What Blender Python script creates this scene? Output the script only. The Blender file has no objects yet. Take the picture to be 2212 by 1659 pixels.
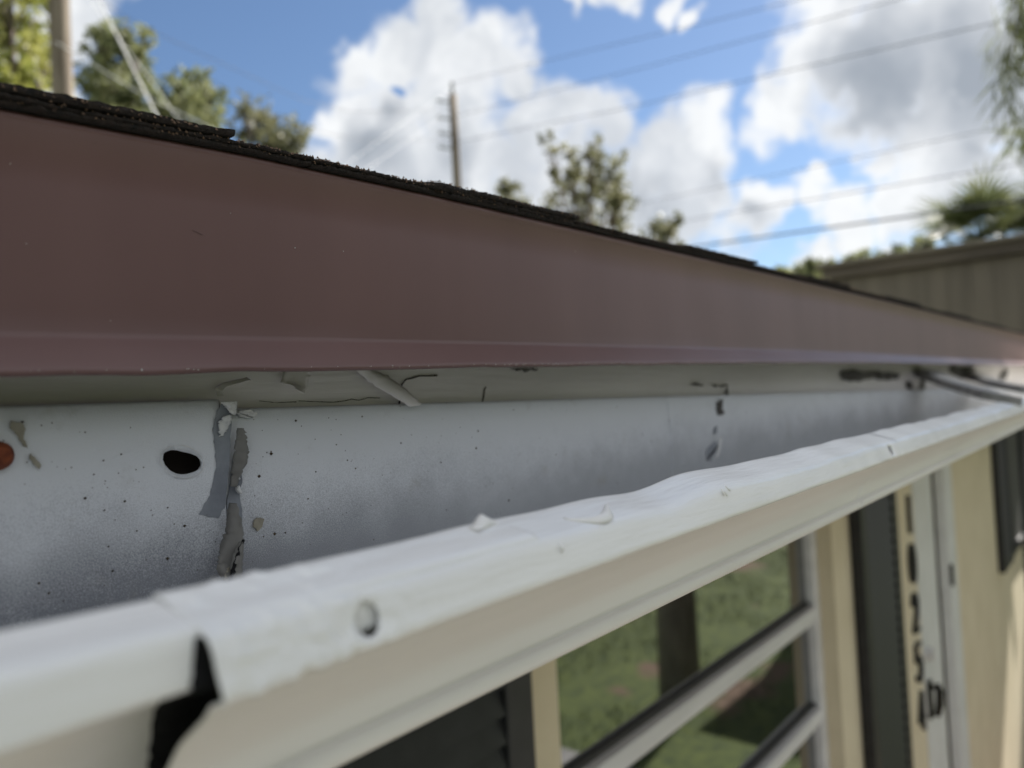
import bpy, math, random
import numpy as np
from mathutils import Vector, Matrix, noise as mnoise

R = math.radians
rng = random.Random(7)
sc = bpy.context.scene
col = sc.collection

# ------------------------------------------------------------------ camera
# World: X runs along the eave, Y into the house, Z up; the lens is at the origin, ground 2.4 m below.
FPX, CX, CY = 1640.0, 1106.0, 829.5           # measured on the photograph scaled to 2212 x 1659
_x = np.array([1354, 29, -1640.0]); _x /= np.linalg.norm(_x)
_a = -.052; _c = -(1354 * _a + 29) / 1640
_z = np.array([_a, 1, -_c]); _z /= np.linalg.norm(_z)
_y = np.cross(_z, _x)
MW = np.array([_x, _y, _z])                    # camera axes -> world
def ray(x, y):
    return MW @ np.array([x - CX, CY - y, -FPX])
def at_y(x, y, d):
    r = ray(x, y); return r * (d / r[1])
def at_x(x, y, d):
    r = ray(x, y); return r * (d / r[0])
def at_d(x, y, d):                             # horizontal distance d
    r = ray(x, y); return r * (d / math.hypot(r[0], r[1]))

GZ = -2.4
cam = bpy.data.cameras.new('camera'); camo = bpy.data.objects.new('camera', cam); col.objects.link(camo)
camo.matrix_world = Matrix([list(MW[0]) + [0], list(MW[1]) + [0], list(MW[2]) + [0], [0, 0, 0, 1]])
cam.sensor_width = 36; cam.lens = FPX / 2212 * 36
cam.clip_start = .005; cam.clip_end = 4000
cam.dof.use_dof = True; cam.dof.focus_distance = .315; cam.dof.aperture_fstop = 7.4
sc.camera = camo

# ------------------------------------------------------------------ light
SUN_EL, SUN_AZ = R(44), R(-9)                 # azimuth from +X towards +Y
S = Vector((math.cos(SUN_EL) * math.cos(SUN_AZ), math.cos(SUN_EL) * math.sin(SUN_AZ), math.sin(SUN_EL)))
sun = bpy.data.lights.new('sun', 'SUN'); sun.energy = 4.0; sun.angle = R(.53); sun.color = (1, .95, .87)
suno = bpy.data.objects.new('sun', sun); col.objects.link(suno)
suno.rotation_euler = (-S).to_track_quat('-Z', 'Y').to_euler(); suno.location = (0, 0, 30)
sc.view_settings.view_transform = 'Standard'; sc.view_settings.look = 'None'
sc.view_settings.gamma = 1; sc.view_settings.use_curve_mapping = False
sc.view_settings.exposure = 1.74

world = bpy.data.worlds.new('World'); sc.world = world; world.use_nodes = True
def build_sky():
    nt = world.node_tree; nt.nodes.clear(); L = nt.links
    def N(t, **kw):
        n = nt.nodes.new(t)
        for k, v in kw.items(): setattr(n, k, v)
        return n
    def put(sock, v):
        if hasattr(v, 'is_output'): L.new(v, sock)
        else: sock.default_value = v
    def M(op, a, b=0.0, c=0.0, clamp=False):
        n = N('ShaderNodeMath', operation=op, use_clamp=clamp)
        put(n.inputs[0], a); put(n.inputs[1], b); put(n.inputs[2], c); return n.outputs[0]
    def V(op, a, b):
        n = N('ShaderNodeVectorMath', operation=op); put(n.inputs[0], a); put(n.inputs[1], b)
        return n.outputs['Value'] if op == 'DISTANCE' else n.outputs[0]
    def noise(vec, s, d, r=.55):
        n = N('ShaderNodeTexNoise'); put(n.inputs['Vector'], vec); n.inputs['Scale'].default_value = s
        n.inputs['Detail'].default_value = d; n.inputs['Roughness'].default_value = r; return n.outputs
    def sstep(x, a, b):
        n = N('ShaderNodeMapRange', interpolation_type='SMOOTHSTEP'); put(n.inputs[0], x)
        n.inputs[1].default_value = a; n.inputs[2].default_value = b; return n.outputs[0]
    def mix(f, a, b):
        n = N('ShaderNodeMix', data_type='RGBA'); put(n.inputs[0], f); put(n.inputs[6], a); put(n.inputs[7], b)
        return n.outputs[2]
    gen = N('ShaderNodeTexCoord').outputs['Generated']
    w = noise(gen, 9, 3, .55)
    wv = V('SCALE', V('SUBTRACT', w['Color'], (.5, .5, .5)), (0, 0, 0)); wv.node.inputs['Scale'].default_value = .13
    P = V('ADD', gen, wv)
    def field(blobs, vec):
        f = None
        for (x, y, r) in blobs:
            d = ray(x, y); ln = np.linalg.norm(d); c = d / ln; cs = FPX / ln
            rr = 1.1 * r / FPX * cs ** 1.5
            v = M('MULTIPLY_ADD', V('DISTANCE', vec, tuple(c)), -1 / rr, 1.0)
            f = v if f is None else M('SMOOTH_MAX', f, v, .25)
        return f
    blobs = [(930, 70, 80), (840, 130, 75), (765, 140, 52), (1060, 120, 80), (1130, 150, 55), (1000, 220, 130), (860, 290, 110),
             (745, 270, 80), (690, 270, 50), (1180, 260, 85), (1290, 250, 70), (1200, 380, 130), (1000, 360, 150), (800, 380, 140),
             (1400, 370, 90), (1515, 305, 70), (1500, 420, 90), (1630, 430, 55), (1350, 450, 130), (1600, 480, 60),
             (1800, 30, 130), (1740, 150, 95), (1690, 240, 80), (1920, 120, 190), (2080, 80, 190), (2230, 160, 190), (2000, 240, 110),
             (2150, 250, 110), (1980, 330, 80), (2080, 340, 110), (2190, 370, 120), (1880, 370, 40), (2030, 410, 100), (1770, 380, 42),
             (1740, 430, 50), (1830, 450, 60), (1920, 450, 75), (1280, 0, 45), (1345, 5, 40), (1215, 30, 26), (1440, 10, 42), (1505, 25, 30),
             (180, 60, 90), (250, -20, 55), (100, 160, 110), (0, 80, 120), (1740, 560, 45), (1850, 530, 55), (1960, 560, 60)]
    holes = [(865, 195, 24)]
    F = field(blobs, P)
    Hh = field(holes, P)
    n1 = noise(gen, 16, 4, .55)['Fac']
    n2 = noise(gen, 5, 4, .5)['Fac']
    F = M('MULTIPLY_ADD', M('SUBTRACT', n1, .5), 1.5, F)
    F = M('SUBTRACT', F, M('MULTIPLY', M('MAXIMUM', Hh, 0.0), 1.3))
    fw = tuple(MW @ np.array([0, 0, -1.0]))
    outm = sstep(V('DISTANCE', gen, fw), .78, .92)
    G = M('MULTIPLY_ADD', M('SUBTRACT', noise(gen, 3.1, 6, .58)['Fac'], .375), 5.0, M('MULTIPLY', M('SUBTRACT', outm, 1.0), 9.0))
    F = M('MAXIMUM', F, G)
    cover = sstep(F, -.22, .40)
    grey = field([(1900, 170, 190), (2100, 150, 230), (1560, 370, 70), (1400, 440, 80), (840, 260, 60), (790, 330, 90), (1000, 330, 60),
                  (2130, 330, 90), (1610, 470, 45), (1330, 400, 60)], P)
    gfac = M('MULTIPLY_ADD', M('SUBTRACT', n2, .5), 1.0, M('MULTIPLY', M('MAXIMUM', grey, 0.0), .95))
    gfac = M('MULTIPLY_ADD', M('SUBTRACT', n1, .5), .55, gfac)
    gfac = M('MAXIMUM', gfac, M('MULTIPLY', M('MULTIPLY', sstep(G, .3, 1.6), .55), outm))
    gfac = M('MULTIPLY', M('MAXIMUM', gfac, 0.0), sstep(F, .05, .5), clamp=True)
    cl = mix(sstep(noise(P, 8, 4, .55)['Fac'], .38, .66), (.295, .30, .303, 1), (.205, .216, .23, 1))
    cl = mix(gfac, cl, (.115, .127, .143, 1))
    sky = N('ShaderNodeTexSky', sky_type='NISHITA', sun_disc=False)
    sky.sun_elevation = SUN_EL; sky.sun_rotation = math.atan2(S.x, S.y); sky.air_density = 1.0; sky.dust_density = .4; sky.ozone_density = 2.6
    skyc = N('ShaderNodeVectorMath', operation='SCALE'); L.new(sky.outputs[0], skyc.inputs[0]); skyc.inputs['Scale'].default_value = .0375
    tint = N('ShaderNodeVectorMath', operation='MULTIPLY'); L.new(skyc.outputs[0], tint.inputs[0]); tint.inputs[1].default_value = (.90, .95, 1.0)
    out = mix(M('MULTIPLY', cover, .97), tint.outputs[0], cl)
    bg = N('ShaderNodeBackground'); L.new(out, bg.inputs[0]); bg.inputs[1].default_value = 1.0
    o = N('ShaderNodeOutputWorld'); L.new(bg.outputs[0], o.inputs[0])
build_sky()
world.cycles.sampling_method = 'MANUAL'; world.cycles.sample_map_resolution = 1024

# ------------------------------------------------------------------ helpers
MATS = {}
def mat(name, c1, c2=None, rough=.6, scale=30, detail=4, bump=0, bscale=200, stretch=(1, 1, 1), metal=0, spec=.5, lo=.35, hi=.65, bdist=.001):
    if name in MATS: return MATS[name]
    m = bpy.data.materials.new(name); m.use_nodes = True; nt = m.node_tree; b = nt.nodes['Principled BSDF']
    b.inputs['Roughness'].default_value = rough; b.inputs['Metallic'].default_value = metal
    b.inputs['Specular IOR Level'].default_value = spec
    tc = nt.nodes.new('ShaderNodeTexCoord'); mp = nt.nodes.new('ShaderNodeMapping'); mp.inputs['Scale'].default_value = stretch
    nt.links.new(tc.outputs['Object'], mp.inputs[0])
    if c2 is None: b.inputs['Base Color'].default_value = (*c1, 1)
    else:
        n = nt.nodes.new('ShaderNodeTexNoise'); n.inputs['Scale'].default_value = scale; n.inputs['Detail'].default_value = detail
        nt.links.new(mp.outputs[0], n.inputs['Vector'])
        r = nt.nodes.new('ShaderNodeValToRGB'); r.color_ramp.elements[0].color = (*c1, 1); r.color_ramp.elements[1].color = (*c2, 1)
        r.color_ramp.elements[0].position = lo; r.color_ramp.elements[1].position = hi
        nt.links.new(n.outputs[0], r.inputs[0]); nt.links.new(r.outputs[0], b.inputs['Base Color'])
    if bump:
        n = nt.nodes.new('ShaderNodeTexNoise'); n.inputs['Scale'].default_value = bscale; n.inputs['Detail'].default_value = 5
        nt.links.new(mp.outputs[0], n.inputs['Vector'])
        bp = nt.nodes.new('ShaderNodeBump'); bp.inputs['Strength'].default_value = bump; bp.inputs['Distance'].default_value = bdist
        nt.links.new(n.outputs[0], bp.inputs['Height']); nt.links.new(bp.outputs[0], b.inputs['Normal'])
    MATS[name] = m; return m

def new(name, v, f, m, parent=None, smooth=False, mi=None):
    me = bpy.data.meshes.new(name); me.from_pydata([tuple(map(float, p)) for p in v], [], [tuple(map(int, q)) for q in f])
    for mm in (m if isinstance(m, (list, tuple)) else [m]): me.materials.append(mm)
    if mi is not None: me.polygons.foreach_set('material_index', mi)
    if smooth: me.polygons.foreach_set('use_smooth', [True] * len(me.polygons))
    me.update()
    o = bpy.data.objects.new(name, me); col.objects.link(o); o.parent = parent
    return o
def link(name, me, parent, loc, rot=(0, 0, 0), scale=(1, 1, 1)):
    o = bpy.data.objects.new(name, me); col.objects.link(o); o.parent = parent
    o.location = loc; o.rotation_euler = rot; o.scale = scale; return o
def tag(o, label=None, cat=None, group=None, kind=None):
    if label: o['label'] = label
    if cat: o['category'] = cat
    if group: o['group'] = group
    if kind: o['kind'] = kind
    return o
def empty(name, loc, label, cat, group=None):
    o = bpy.data.objects.new(name, None); col.objects.link(o); o.location = loc; o.empty_display_size = .1
    return tag(o, label, cat, group)
class B:
    """collects shapes for one mesh"""
    def __init__(s): s.v = []; s.f = []
    def box(s, x0, x1, y0, y1, z0, z1):
        b = len(s.v)
        s.v += [(x, y, z) for z in (z0, z1) for y in (y0, y1) for x in (x0, x1)]
        s.f += [tuple(b + i for i in q) for q in ((0, 2, 3, 1), (4, 5, 7, 6), (0, 1, 5, 4), (2, 6, 7, 3), (0, 4, 6, 2), (1, 3, 7, 5))]
        return s
    def tube(s, pts, rad, n=8, cap=True):
        b = len(s.v); pts = [Vector(p) for p in pts]
        for i, p in enumerate(pts):
            t = (pts[min(i + 1, len(pts) - 1)] - pts[max(i - 1, 0)]).normalized()
            u = t.orthogonal().normalized() if abs(t.z) > .9 else t.cross(Vector((0, 0, 1))).normalized()
            w = t.cross(u); r = rad[i] if hasattr(rad, '__len__') else rad
            s.v += [tuple(p + (u * math.cos(2 * math.pi * k / n) + w * math.sin(2 * math.pi * k / n)) * r) for k in range(n)]
        for i in range(len(pts) - 1):
            for k in range(n):
                s.f.append((b + i * n + k, b + i * n + (k + 1) % n, b + (i + 1) * n + (k + 1) % n, b + (i + 1) * n + k))
        if cap:
            s.f.append(tuple(b + k for k in range(n))[::-1]); s.f.append(tuple(b + (len(pts) - 1) * n + k for k in range(n)))
        return s
    def build(s, name, m, parent=None, smooth=False): return new(name, s.v, s.f, m, parent, smooth)
def bevel(o, w, seg=2):
    m = o.modifiers.new('bevel', 'BEVEL'); m.width = w; m.segments = seg; m.limit_method = 'ANGLE'; return o
def nz(x, y=0, z=0): return mnoise.noise(Vector((x, y, z)))
def interp(x, tab): return float(np.interp(x, [t[0] for t in tab], [t[1] for t in tab]))

# ------------------------------------------------------------------ materials of the eave
def gutter_inner_mat():
    m = bpy.data.materials.new('gutter_inside_paint'); m.use_nodes = True; nt = m.node_tree; L = nt.links; b = nt.nodes['Principled BSDF']
    def N(t, **k):
        n = nt.nodes.new(t)
        for a, v in k.items(): setattr(n, a, v)
        return n
    def M(op, a, bb=0.0, c=0.0, clamp=False):
        n = N('ShaderNodeMath', operation=op, use_clamp=clamp)
        for s, v in zip(n.inputs, (a, bb, c)):
            if hasattr(v, 'is_output'): L.new(v, s)
            else: s.default_value = v
        return n.outputs[0]
    def noise(s, d, r=.5, st=None):
        n = N('ShaderNodeTexNoise'); n.inputs['Scale'].default_value = s; n.inputs['Detail'].default_value = d; n.inputs['Roughness'].default_value = r
        if st:
            mp = N('ShaderNodeMapping'); mp.inputs['Scale'].default_value = st; L.new(tc.outputs['Object'], mp.inputs[0]); L.new(mp.outputs[0], n.inputs['Vector'])
        else: L.new(tc.outputs['Object'], n.inputs['Vector'])
        return n.outputs['Fac']
    tc = N('ShaderNodeTexCoord'); sp = N('ShaderNodeSeparateXYZ'); L.new(tc.outputs['Object'], sp.inputs[0])
    x, z = sp.outputs[0], sp.outputs[2]
    big, mid, fine = noise(16, 4), noise(70, 4), noise(2100, 3, .6)
    # overspray: primer-grey metal below, white paint fading in above
    zb = M('MULTIPLY_ADD', x, .010, -.038)
    h = M('SUBTRACT', z, M('MINIMUM', zb, -.030))
    h = M('MULTIPLY_ADD', M('SUBTRACT', big, .5), .032, h)
    h = M('MULTIPLY_ADD', M('SUBTRACT', mid, .5), .016, h)
    h = M('MULTIPLY_ADD', M('SUBTRACT', fine, .5), .065, h)
    mr = N('ShaderNodeMapRange', interpolation_type='SMOOTHSTEP'); L.new(h, mr.inputs[0]); mr.inputs[1].default_value = -.030; mr.inputs[2].default_value = .020
    paint = N('ShaderNodeMix', data_type='RGBA'); L.new(mr.outputs[0], paint.inputs[0])
    paint.inputs[7].default_value = (.69, .715, .75, 1)
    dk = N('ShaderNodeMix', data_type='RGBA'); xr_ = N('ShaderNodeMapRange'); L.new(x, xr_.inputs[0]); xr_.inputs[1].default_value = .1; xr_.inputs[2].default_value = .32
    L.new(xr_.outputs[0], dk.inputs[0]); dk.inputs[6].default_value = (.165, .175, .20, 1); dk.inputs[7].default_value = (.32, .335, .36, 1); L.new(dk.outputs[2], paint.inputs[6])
    # brownish stains
    st = N('ShaderNodeMapRange', interpolation_type='SMOOTHSTEP'); L.new(noise(38, 5, .65), st.inputs[0]); st.inputs[1].default_value = .58; st.inputs[2].default_value = .78
    p2 = N('ShaderNodeMix', data_type='RGBA'); L.new(M('MULTIPLY', st.outputs[0], .45), p2.inputs[0]); L.new(paint.outputs[2], p2.inputs[6]); p2.inputs[7].default_value = (.30, .28, .24, 1)
    # tiny pits
    pt = N('ShaderNodeTexVoronoi'); pt.inputs['Scale'].default_value = 240; L.new(tc.outputs['Object'], pt.inputs['Vector'])
    pm = M('LESS_THAN', pt.outputs['Distance'], .07)
    pm = M('MULTIPLY', pm, M('GREATER_THAN', noise(95, 1), .52))
    p3 = N('ShaderNodeMix', data_type='RGBA'); L.new(M('MULTIPLY', pm, .8), p3.inputs[0]); L.new(p2.outputs[2], p3.inputs[6]); p3.inputs[7].default_value = (.07, .06, .055, 1)
    L.new(p3.outputs[2], b.inputs['Base Color']); b.inputs['Roughness'].default_value = .5; b.inputs['Specular IOR Level'].default_value = .4
    bp = N('ShaderNodeBump'); bp.inputs['Strength'].default_value = .5; bp.inputs['Distance'].default_value = .0006
    L.new(M('ADD', fine, M('MULTIPLY', mid, 1.5)), bp.inputs['Height']); L.new(bp.outputs[0], b.inputs['Normal'])
    return m
M_IN = gutter_inner_mat()
M_LIP = mat('brushed_white_paint', (.80, .80, .795), (.88, .88, .875), rough=.27, scale=60, bump=.6, bscale=420, stretch=(.12, 1, 1), bdist=.0008)
M_OGEE = mat('aged_cream_paint', (.74, .725, .70), (.79, .775, .75), rough=.45, scale=45, bump=.18, bscale=500, stretch=(.15, 1, 1), bdist=.0005)
M_BROWN = mat('brown_baked_enamel', (.138, .073, .071), (.170, .094, .091), rough=.40, scale=16, detail=6, bump=.14, bscale=24, stretch=(1, 1, .22), spec=.5, lo=.25, hi=.75, bdist=.0012)
M_FASC = mat('chalky_trim_paint', (.68, .65, .64), (.78, .75, .74), rough=.75, scale=18, bump=.5, bscale=120, stretch=(.25, 1, 2.2), bdist=.001)
M_BARE = mat('shade_dark_wood', (.018, .014, .012), (.04, .03, .024), rough=.9, scale=30, stretch=(.2, 1, 1))  # bare wood darkened to paint the shade seen through the gutter hole
M_CRACK = mat('crack_wood', (.035, .022, .015), rough=.95)
M_SHING = mat('asphalt_shingle', (.006, .005, .0048), (.030, .020, .016), rough=.95, scale=420, bump=1, bscale=650, bdist=.0015, lo=.3, hi=.75)
M_SEAL = mat('old_sealant', (.13, .127, .118), (.21, .205, .19), rough=.6, scale=60, bump=.5, bscale=140, stretch=(1.5, 1, .3))
M_GREY = mat('bare_grey_metal', (.17, .185, .215), (.24, .26, .29), rough=.45, scale=90, bump=.3, bscale=500)
M_CHIP = mat('tan_chip', (.24, .22, .17), (.32, .30, .24), rough=.7, scale=200)
M_WPNT = mat('thick_white_paint', (.78, .77, .74), (.86, .85, .83), rough=.45, scale=150, bump=.6, bscale=500)
M_CRUST = mat('chalky_grey_paint', (.55, .56, .57), (.72, .72, .71), rough=.7, scale=250, bump=.6, bscale=600)
M_RUST = mat('rust', (.09, .018, .007), (.22, .055, .018), rough=.85, scale=300, bump=.6, bscale=500)
M_STRAP = mat('galvanised_strap', (.17, .165, .16), (.27, .265, .26), rough=.45, scale=60)
M_SPECK = mat('dirt_speck', (.03, .024, .018), (.09, .065, .04), rough=.9, scale=300)

# ------------------------------------------------------------------ ground
def lawn_mat():
    m = bpy.data.materials.new('lawn'); m.use_nodes = True; nt = m.node_tree; L = nt.links; b = nt.nodes['Principled BSDF']
    tc = nt.nodes.new('ShaderNodeTexCoord')
    n1 = nt.nodes.new('ShaderNodeTexNoise'); n1.inputs['Scale'].default_value = 1.1; n1.inputs['Detail'].default_value = 6
    n2 = nt.nodes.new('ShaderNodeTexNoise'); n2.inputs['Scale'].default_value = 14; n2.inputs['Detail'].default_value = 5
    L.new(tc.outputs['Object'], n1.inputs['Vector']); L.new(tc.outputs['Object'], n2.inputs['Vector'])
    r = nt.nodes.new('ShaderNodeValToRGB'); r.color_ramp.elements[0].color = (.028, .05, .008, 1); r.color_ramp.elements[1].color = (.085, .115, .02, 1)
    r.color_ramp.elements[0].position = .35; r.color_ramp.elements[1].position = .65
    L.new(n2.outputs[0], r.inputs[0])
    r2 = nt.nodes.new('ShaderNodeMapRange'); L.new(n1.outputs[0], r2.inputs[0]); r2.inputs[1].default_value = .60; r2.inputs[2].default_value = .66
    mx = nt.nodes.new('ShaderNodeMix'); mx.data_type = 'RGBA'; L.new(r2.outputs[0], mx.inputs[0]); L.new(r.outputs[0], mx.inputs[6]); mx.inputs[7].default_value = (.12, .075, .05, 1)
    L.new(mx.outputs[2], b.inputs['Base Color']); b.inputs['Roughness'].default_value = .9
    return m
M_LAWN = lawn_mat()
GS = 600
tag(new('lawn', [(-GS, -GS, GZ), (GS, -GS, GZ), (GS, GS, GZ), (-GS, GS, GZ)], [(0, 1, 2, 3)], M_LAWN), kind='structure')
M_MULCH = mat('mulch', (.06, .03, .018), (.16, .08, .05), rough=.95, scale=40, bump=1, bscale=60, bdist=.02)
def bed():
    v = []; f = []; n = 60
    for i in range(n + 1):
        x = -2 + i * 9.0 / n
        e = -.35 + .12 * nz(x * 1.3, 3)
        v += [(x, .66, GZ + .004), (x, e * .5 + .1, GZ + .035), (x, e, GZ + .004)]
    for i in range(n):
        for k in range(2): a = i * 3 + k; f.append((a, a + 1, a + 4, a + 3))
    return tag(new('planting_bed', v, f, M_MULCH, smooth=True), kind='structure')
bed()
M_BOUNCE_CONC = mat('bounce_slab_concrete', (.16, .16, .165), (.24, .24, .245), rough=.9, scale=3, bump=.5, bscale=40, bdist=.004)
tag(bevel(B().box(-4, 4.2, -5.2, -.46, GZ - .06, GZ + .03).build('bounce_slab', M_BOUNCE_CONC), .01), kind='structure')  # unseen slab added to bounce neutral grey light onto the gutter
def grass():
    v = []; f = []; g = random.Random(3)
    for i in range(26000):
        x = g.uniform(-1, 12); y = g.uniform(-6, -.4); h = g.uniform(.03, .075); a = g.uniform(0, 6.28); w = .005
        if nz(x * 1.2, y * 1.2, 2) > .12 or (x < 4.24 and y > -5.25): continue
        lx, ly = g.gauss(0, .02), g.gauss(0, .02); b = len(v)
        v += [(x - w * math.cos(a), y - w * math.sin(a), GZ), (x + w * math.cos(a), y + w * math.sin(a), GZ), (x + lx, y + ly, GZ + h)]
        f.append((b, b + 1, b + 2))
    m = mat('grass_blade', (.035, .06, .010), (.09, .12, .02), rough=.7, scale=3)
    tag(new('lawn_grass', v, f, m), 'short green grass blades covering the sunlit lawn', 'grass', kind='stuff')
grass()

# ------------------------------------------------------------------ house
house = empty('house', (0, .65, GZ), 'cream house with brown metal roof edge, black shutters and a rain gutter', 'house')
house_inv = Matrix.Translation((0, .65, GZ)).inverted()
def hp(o):
    o.parent = house; o.matrix_parent_inverse = house_inv; return o

# brown metal drip edge ------------------------------------------------
T_TOP = [(-2, .094), (.0, .0972), (.082, .0994), (.16, .1034), (.255, .1057), (.333, .1067), (.70, .1112), (1.13, .1160), (2.86, .130), (6.5, .15)]
T_TOP = [(a, b * .972) for a, b in T_TOP]
T_BOT = [(-2, .013), (.08, .0163), (.3, .0198), (.6, .0238), (1.0, .0270), (2.8, .032), (6.5, .04)]
def drip():
    xs = list(np.arange(-1.6, .9, .012)) + list(np.arange(.9, 6.51, .05))
    v = []; f = []; n = None
    for x in xs:
        t = interp(x, T_TOP); b = interp(x, T_BOT); w = .0007 * nz(x * 5, 1) + .0003 * nz(x * 23, 2)
        lo = .0004 * nz(x * 160, 7) + .0005 * nz(x * 30, 8)
        prof = [(.30, t + .004), (.267, t + .0012), (.2632, t + .0008), (.2618, t - .0004), (.2622, t - .0018), (.2634, t - .003),
                (.2634 + w, t - .02), (.2634 + 1.6 * w, (t + b) / 2), (.2632 + w, b + .02), (.2630 + w * .5, b + .0137), (.2628, b + .0122), (.2618, b + .0109), (.2609, b + .0100), (.2575, b + .0064), (.2536, b + .0022 + lo), (.2527, b + .0012 + lo), (.2521, b + .0004 + lo), (.2520, b - .0002 + lo), (.2524, b - .0006 + lo), (.2532, b - .0003 + lo), (.260, b + .0040)]
        n = len(prof); v += [(x, y, z) for y, z in prof]
    for i in range(len(xs) - 1):
        for k in range(n - 1):
            a = i * n + k; f.append((a, a + n, a + n + 1, a + 1))
    o = hp(new('drip_edge', v, f, [M_BROWN], smooth=True))
    o['label'] = 'brown painted metal drip edge under the shingles'
    md = o.modifiers.new('thickness', 'SOLIDIFY'); md.thickness = .0006; md.offset = -1
    # scuffed bright chips along the bottom hem
    bb = B(); g = random.Random(11)
    for i in range(150):
        x = g.choice([g.uniform(.05, .9), g.gauss(.36, .06)]); b = interp(x, T_BOT) + g.uniform(-.0001, .0006); s = g.uniform(.00007, .00022)
        bb.box(x - s * 1.2, x + s * 1.2, .2514, .2521, b - s * .7, b + s * .7)
    c = bb.build('worn_edge', M_CRUST, o); c['kind'] = 'stuff'
    b2 = B(); g = random.Random(17)
    for i in range(14):
        x = .06 + g.random() ** 1.4 * 1.1; t_, b_ = interp(x, T_TOP), interp(x, T_BOT); z = g.uniform(b_ + .016, t_ - .004); s = g.uniform(.00005, .00011); h = s * g.choice([1, 1, 2])
        b2.box(x - s, x + s, .2626, .2634, z - h, z + h)
    c = b2.build('paint_nicks', M_CRUST, o); c['kind'] = 'stuff'
    b3 = B()
    for i in range(9):
        x = .08 + g.random() ** 1.3 * 1.3; t_, b_ = interp(x, T_TOP), interp(x, T_BOT); z = g.uniform(b_ + .016, t_ - .004); l = g.uniform(.001, .005); a = g.uniform(-.9, .9)
        b3.tube([(x, .2629, z), (x + l * math.cos(a), .2629, z + l * math.sin(a))], .00007, 4)
    c = b3.build('scratches', M_BARE, o); c['kind'] = 'stuff'
    return o
drip_o = drip()

# fascia board ----------------------------------------------------------
GB = [(-2, .012), (0, .0036), (.158, .0034), (.536, -.0014), (1.585, -.0162), (3.2, -.03)]     # gutter back top edge
def fascia():
    xs = list(np.arange(-1.6, 1.2, .01)) + list(np.arange(1.2, 6.51, .06)); v = []; f = []; mi = []
    for x in xs:
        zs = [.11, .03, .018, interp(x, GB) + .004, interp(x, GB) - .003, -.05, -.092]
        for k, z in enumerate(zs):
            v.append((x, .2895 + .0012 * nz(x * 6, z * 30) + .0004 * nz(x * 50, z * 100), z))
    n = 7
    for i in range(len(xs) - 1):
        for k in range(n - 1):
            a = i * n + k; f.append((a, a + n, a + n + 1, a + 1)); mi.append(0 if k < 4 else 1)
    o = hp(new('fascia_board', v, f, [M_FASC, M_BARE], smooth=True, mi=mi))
    o['label'] = 'cracked off-white fascia board with peeling paint behind the gutter'
    md = o.modifiers.new('thickness', 'SOLIDIFY'); md.thickness = .02; md.offset = 1
    return o
fas = fascia()

def ribbon(name, pts, m, parent, yb, lift=None, jag=.0, seed=0, thick=.0003, cols=5, two=True):
    """strip over paired outline points [(xl,zl,xr,zr)...]; lift(s,t) brings it away from the wall towards the camera"""
    v = []; f = []; P = np.array(pts, float); n = len(P); K = 6 * (n - 1)
    for i in range(K + 1):
        t = i / K * (n - 1); k = min(int(t), n - 2); q = P[k] * (1 - (t - k)) + P[k + 1] * (t - k)
        j1 = jag * nz(i * .9, seed); j2 = jag * nz(i * .9, seed + 5)
        for c in range(cols + 1):
            s = c / cols; x = q[0] * (1 - s) + q[2] * s; z = q[1] * (1 - s) + q[3] * s
            x += (j1 * (1 - s) + j2 * s); z += .5 * (j2 * (1 - s) + j1 * s)
            y = yb(x, z) if callable(yb) else yb
            v.append((x, y - thick - (lift(i / K, s) if lift else 0), z))
    for i in range(K):
        for c in range(cols): a = i * (cols + 1) + c; f.append((a, a + cols + 1, a + cols + 2, a + 1))
    o = new(name, v, f, m, parent, smooth=True)
    md = o.modifiers.new('thickness', 'SOLIDIFY'); md.thickness = thick; md.offset = 0
    return o
def px(pts, Y):
    o = []
    for q in pts:
        a = at_y(q[0], q[1], Y); b = at_y(q[2], q[3], Y); o.append((a[0], a[2], b[0], b[2]))
    return o
def poly(name, outline, m, parent, Y, y0, thick=.0004, jag=.0006, seed=0, sub=6):
    """flat chip or bare patch with a ragged outline given in photo pixels, lying on plane Y"""
    P = [at_y(x, y, Y) for x, y in outline]; v = []
    for i in range(len(P)):
        for k in range(sub):
            q = P[i] * (1 - k / sub) + P[(i + 1) % len(P)] * (k / sub)
            v.append((q[0] + jag * nz(i + k / sub * 3.3, seed, 1), y0, q[2] + jag * nz(i + k / sub * 3.1, seed, 9)))
    n = len(v); c = np.mean(np.array(v), axis=0)
    vv = v + [(a, y0 - thick, b) for a, _, b in [(x + (c[0] - x) * .03, y, z + (c[2] - z) * .03) for x, y, z in v]]
    f = [tuple(range(n, 2 * n))] + [(i, (i + 1) % n, n + (i + 1) % n, n + i) for i in range(n)]
    return new(name, vv, f, m, parent)

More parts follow.
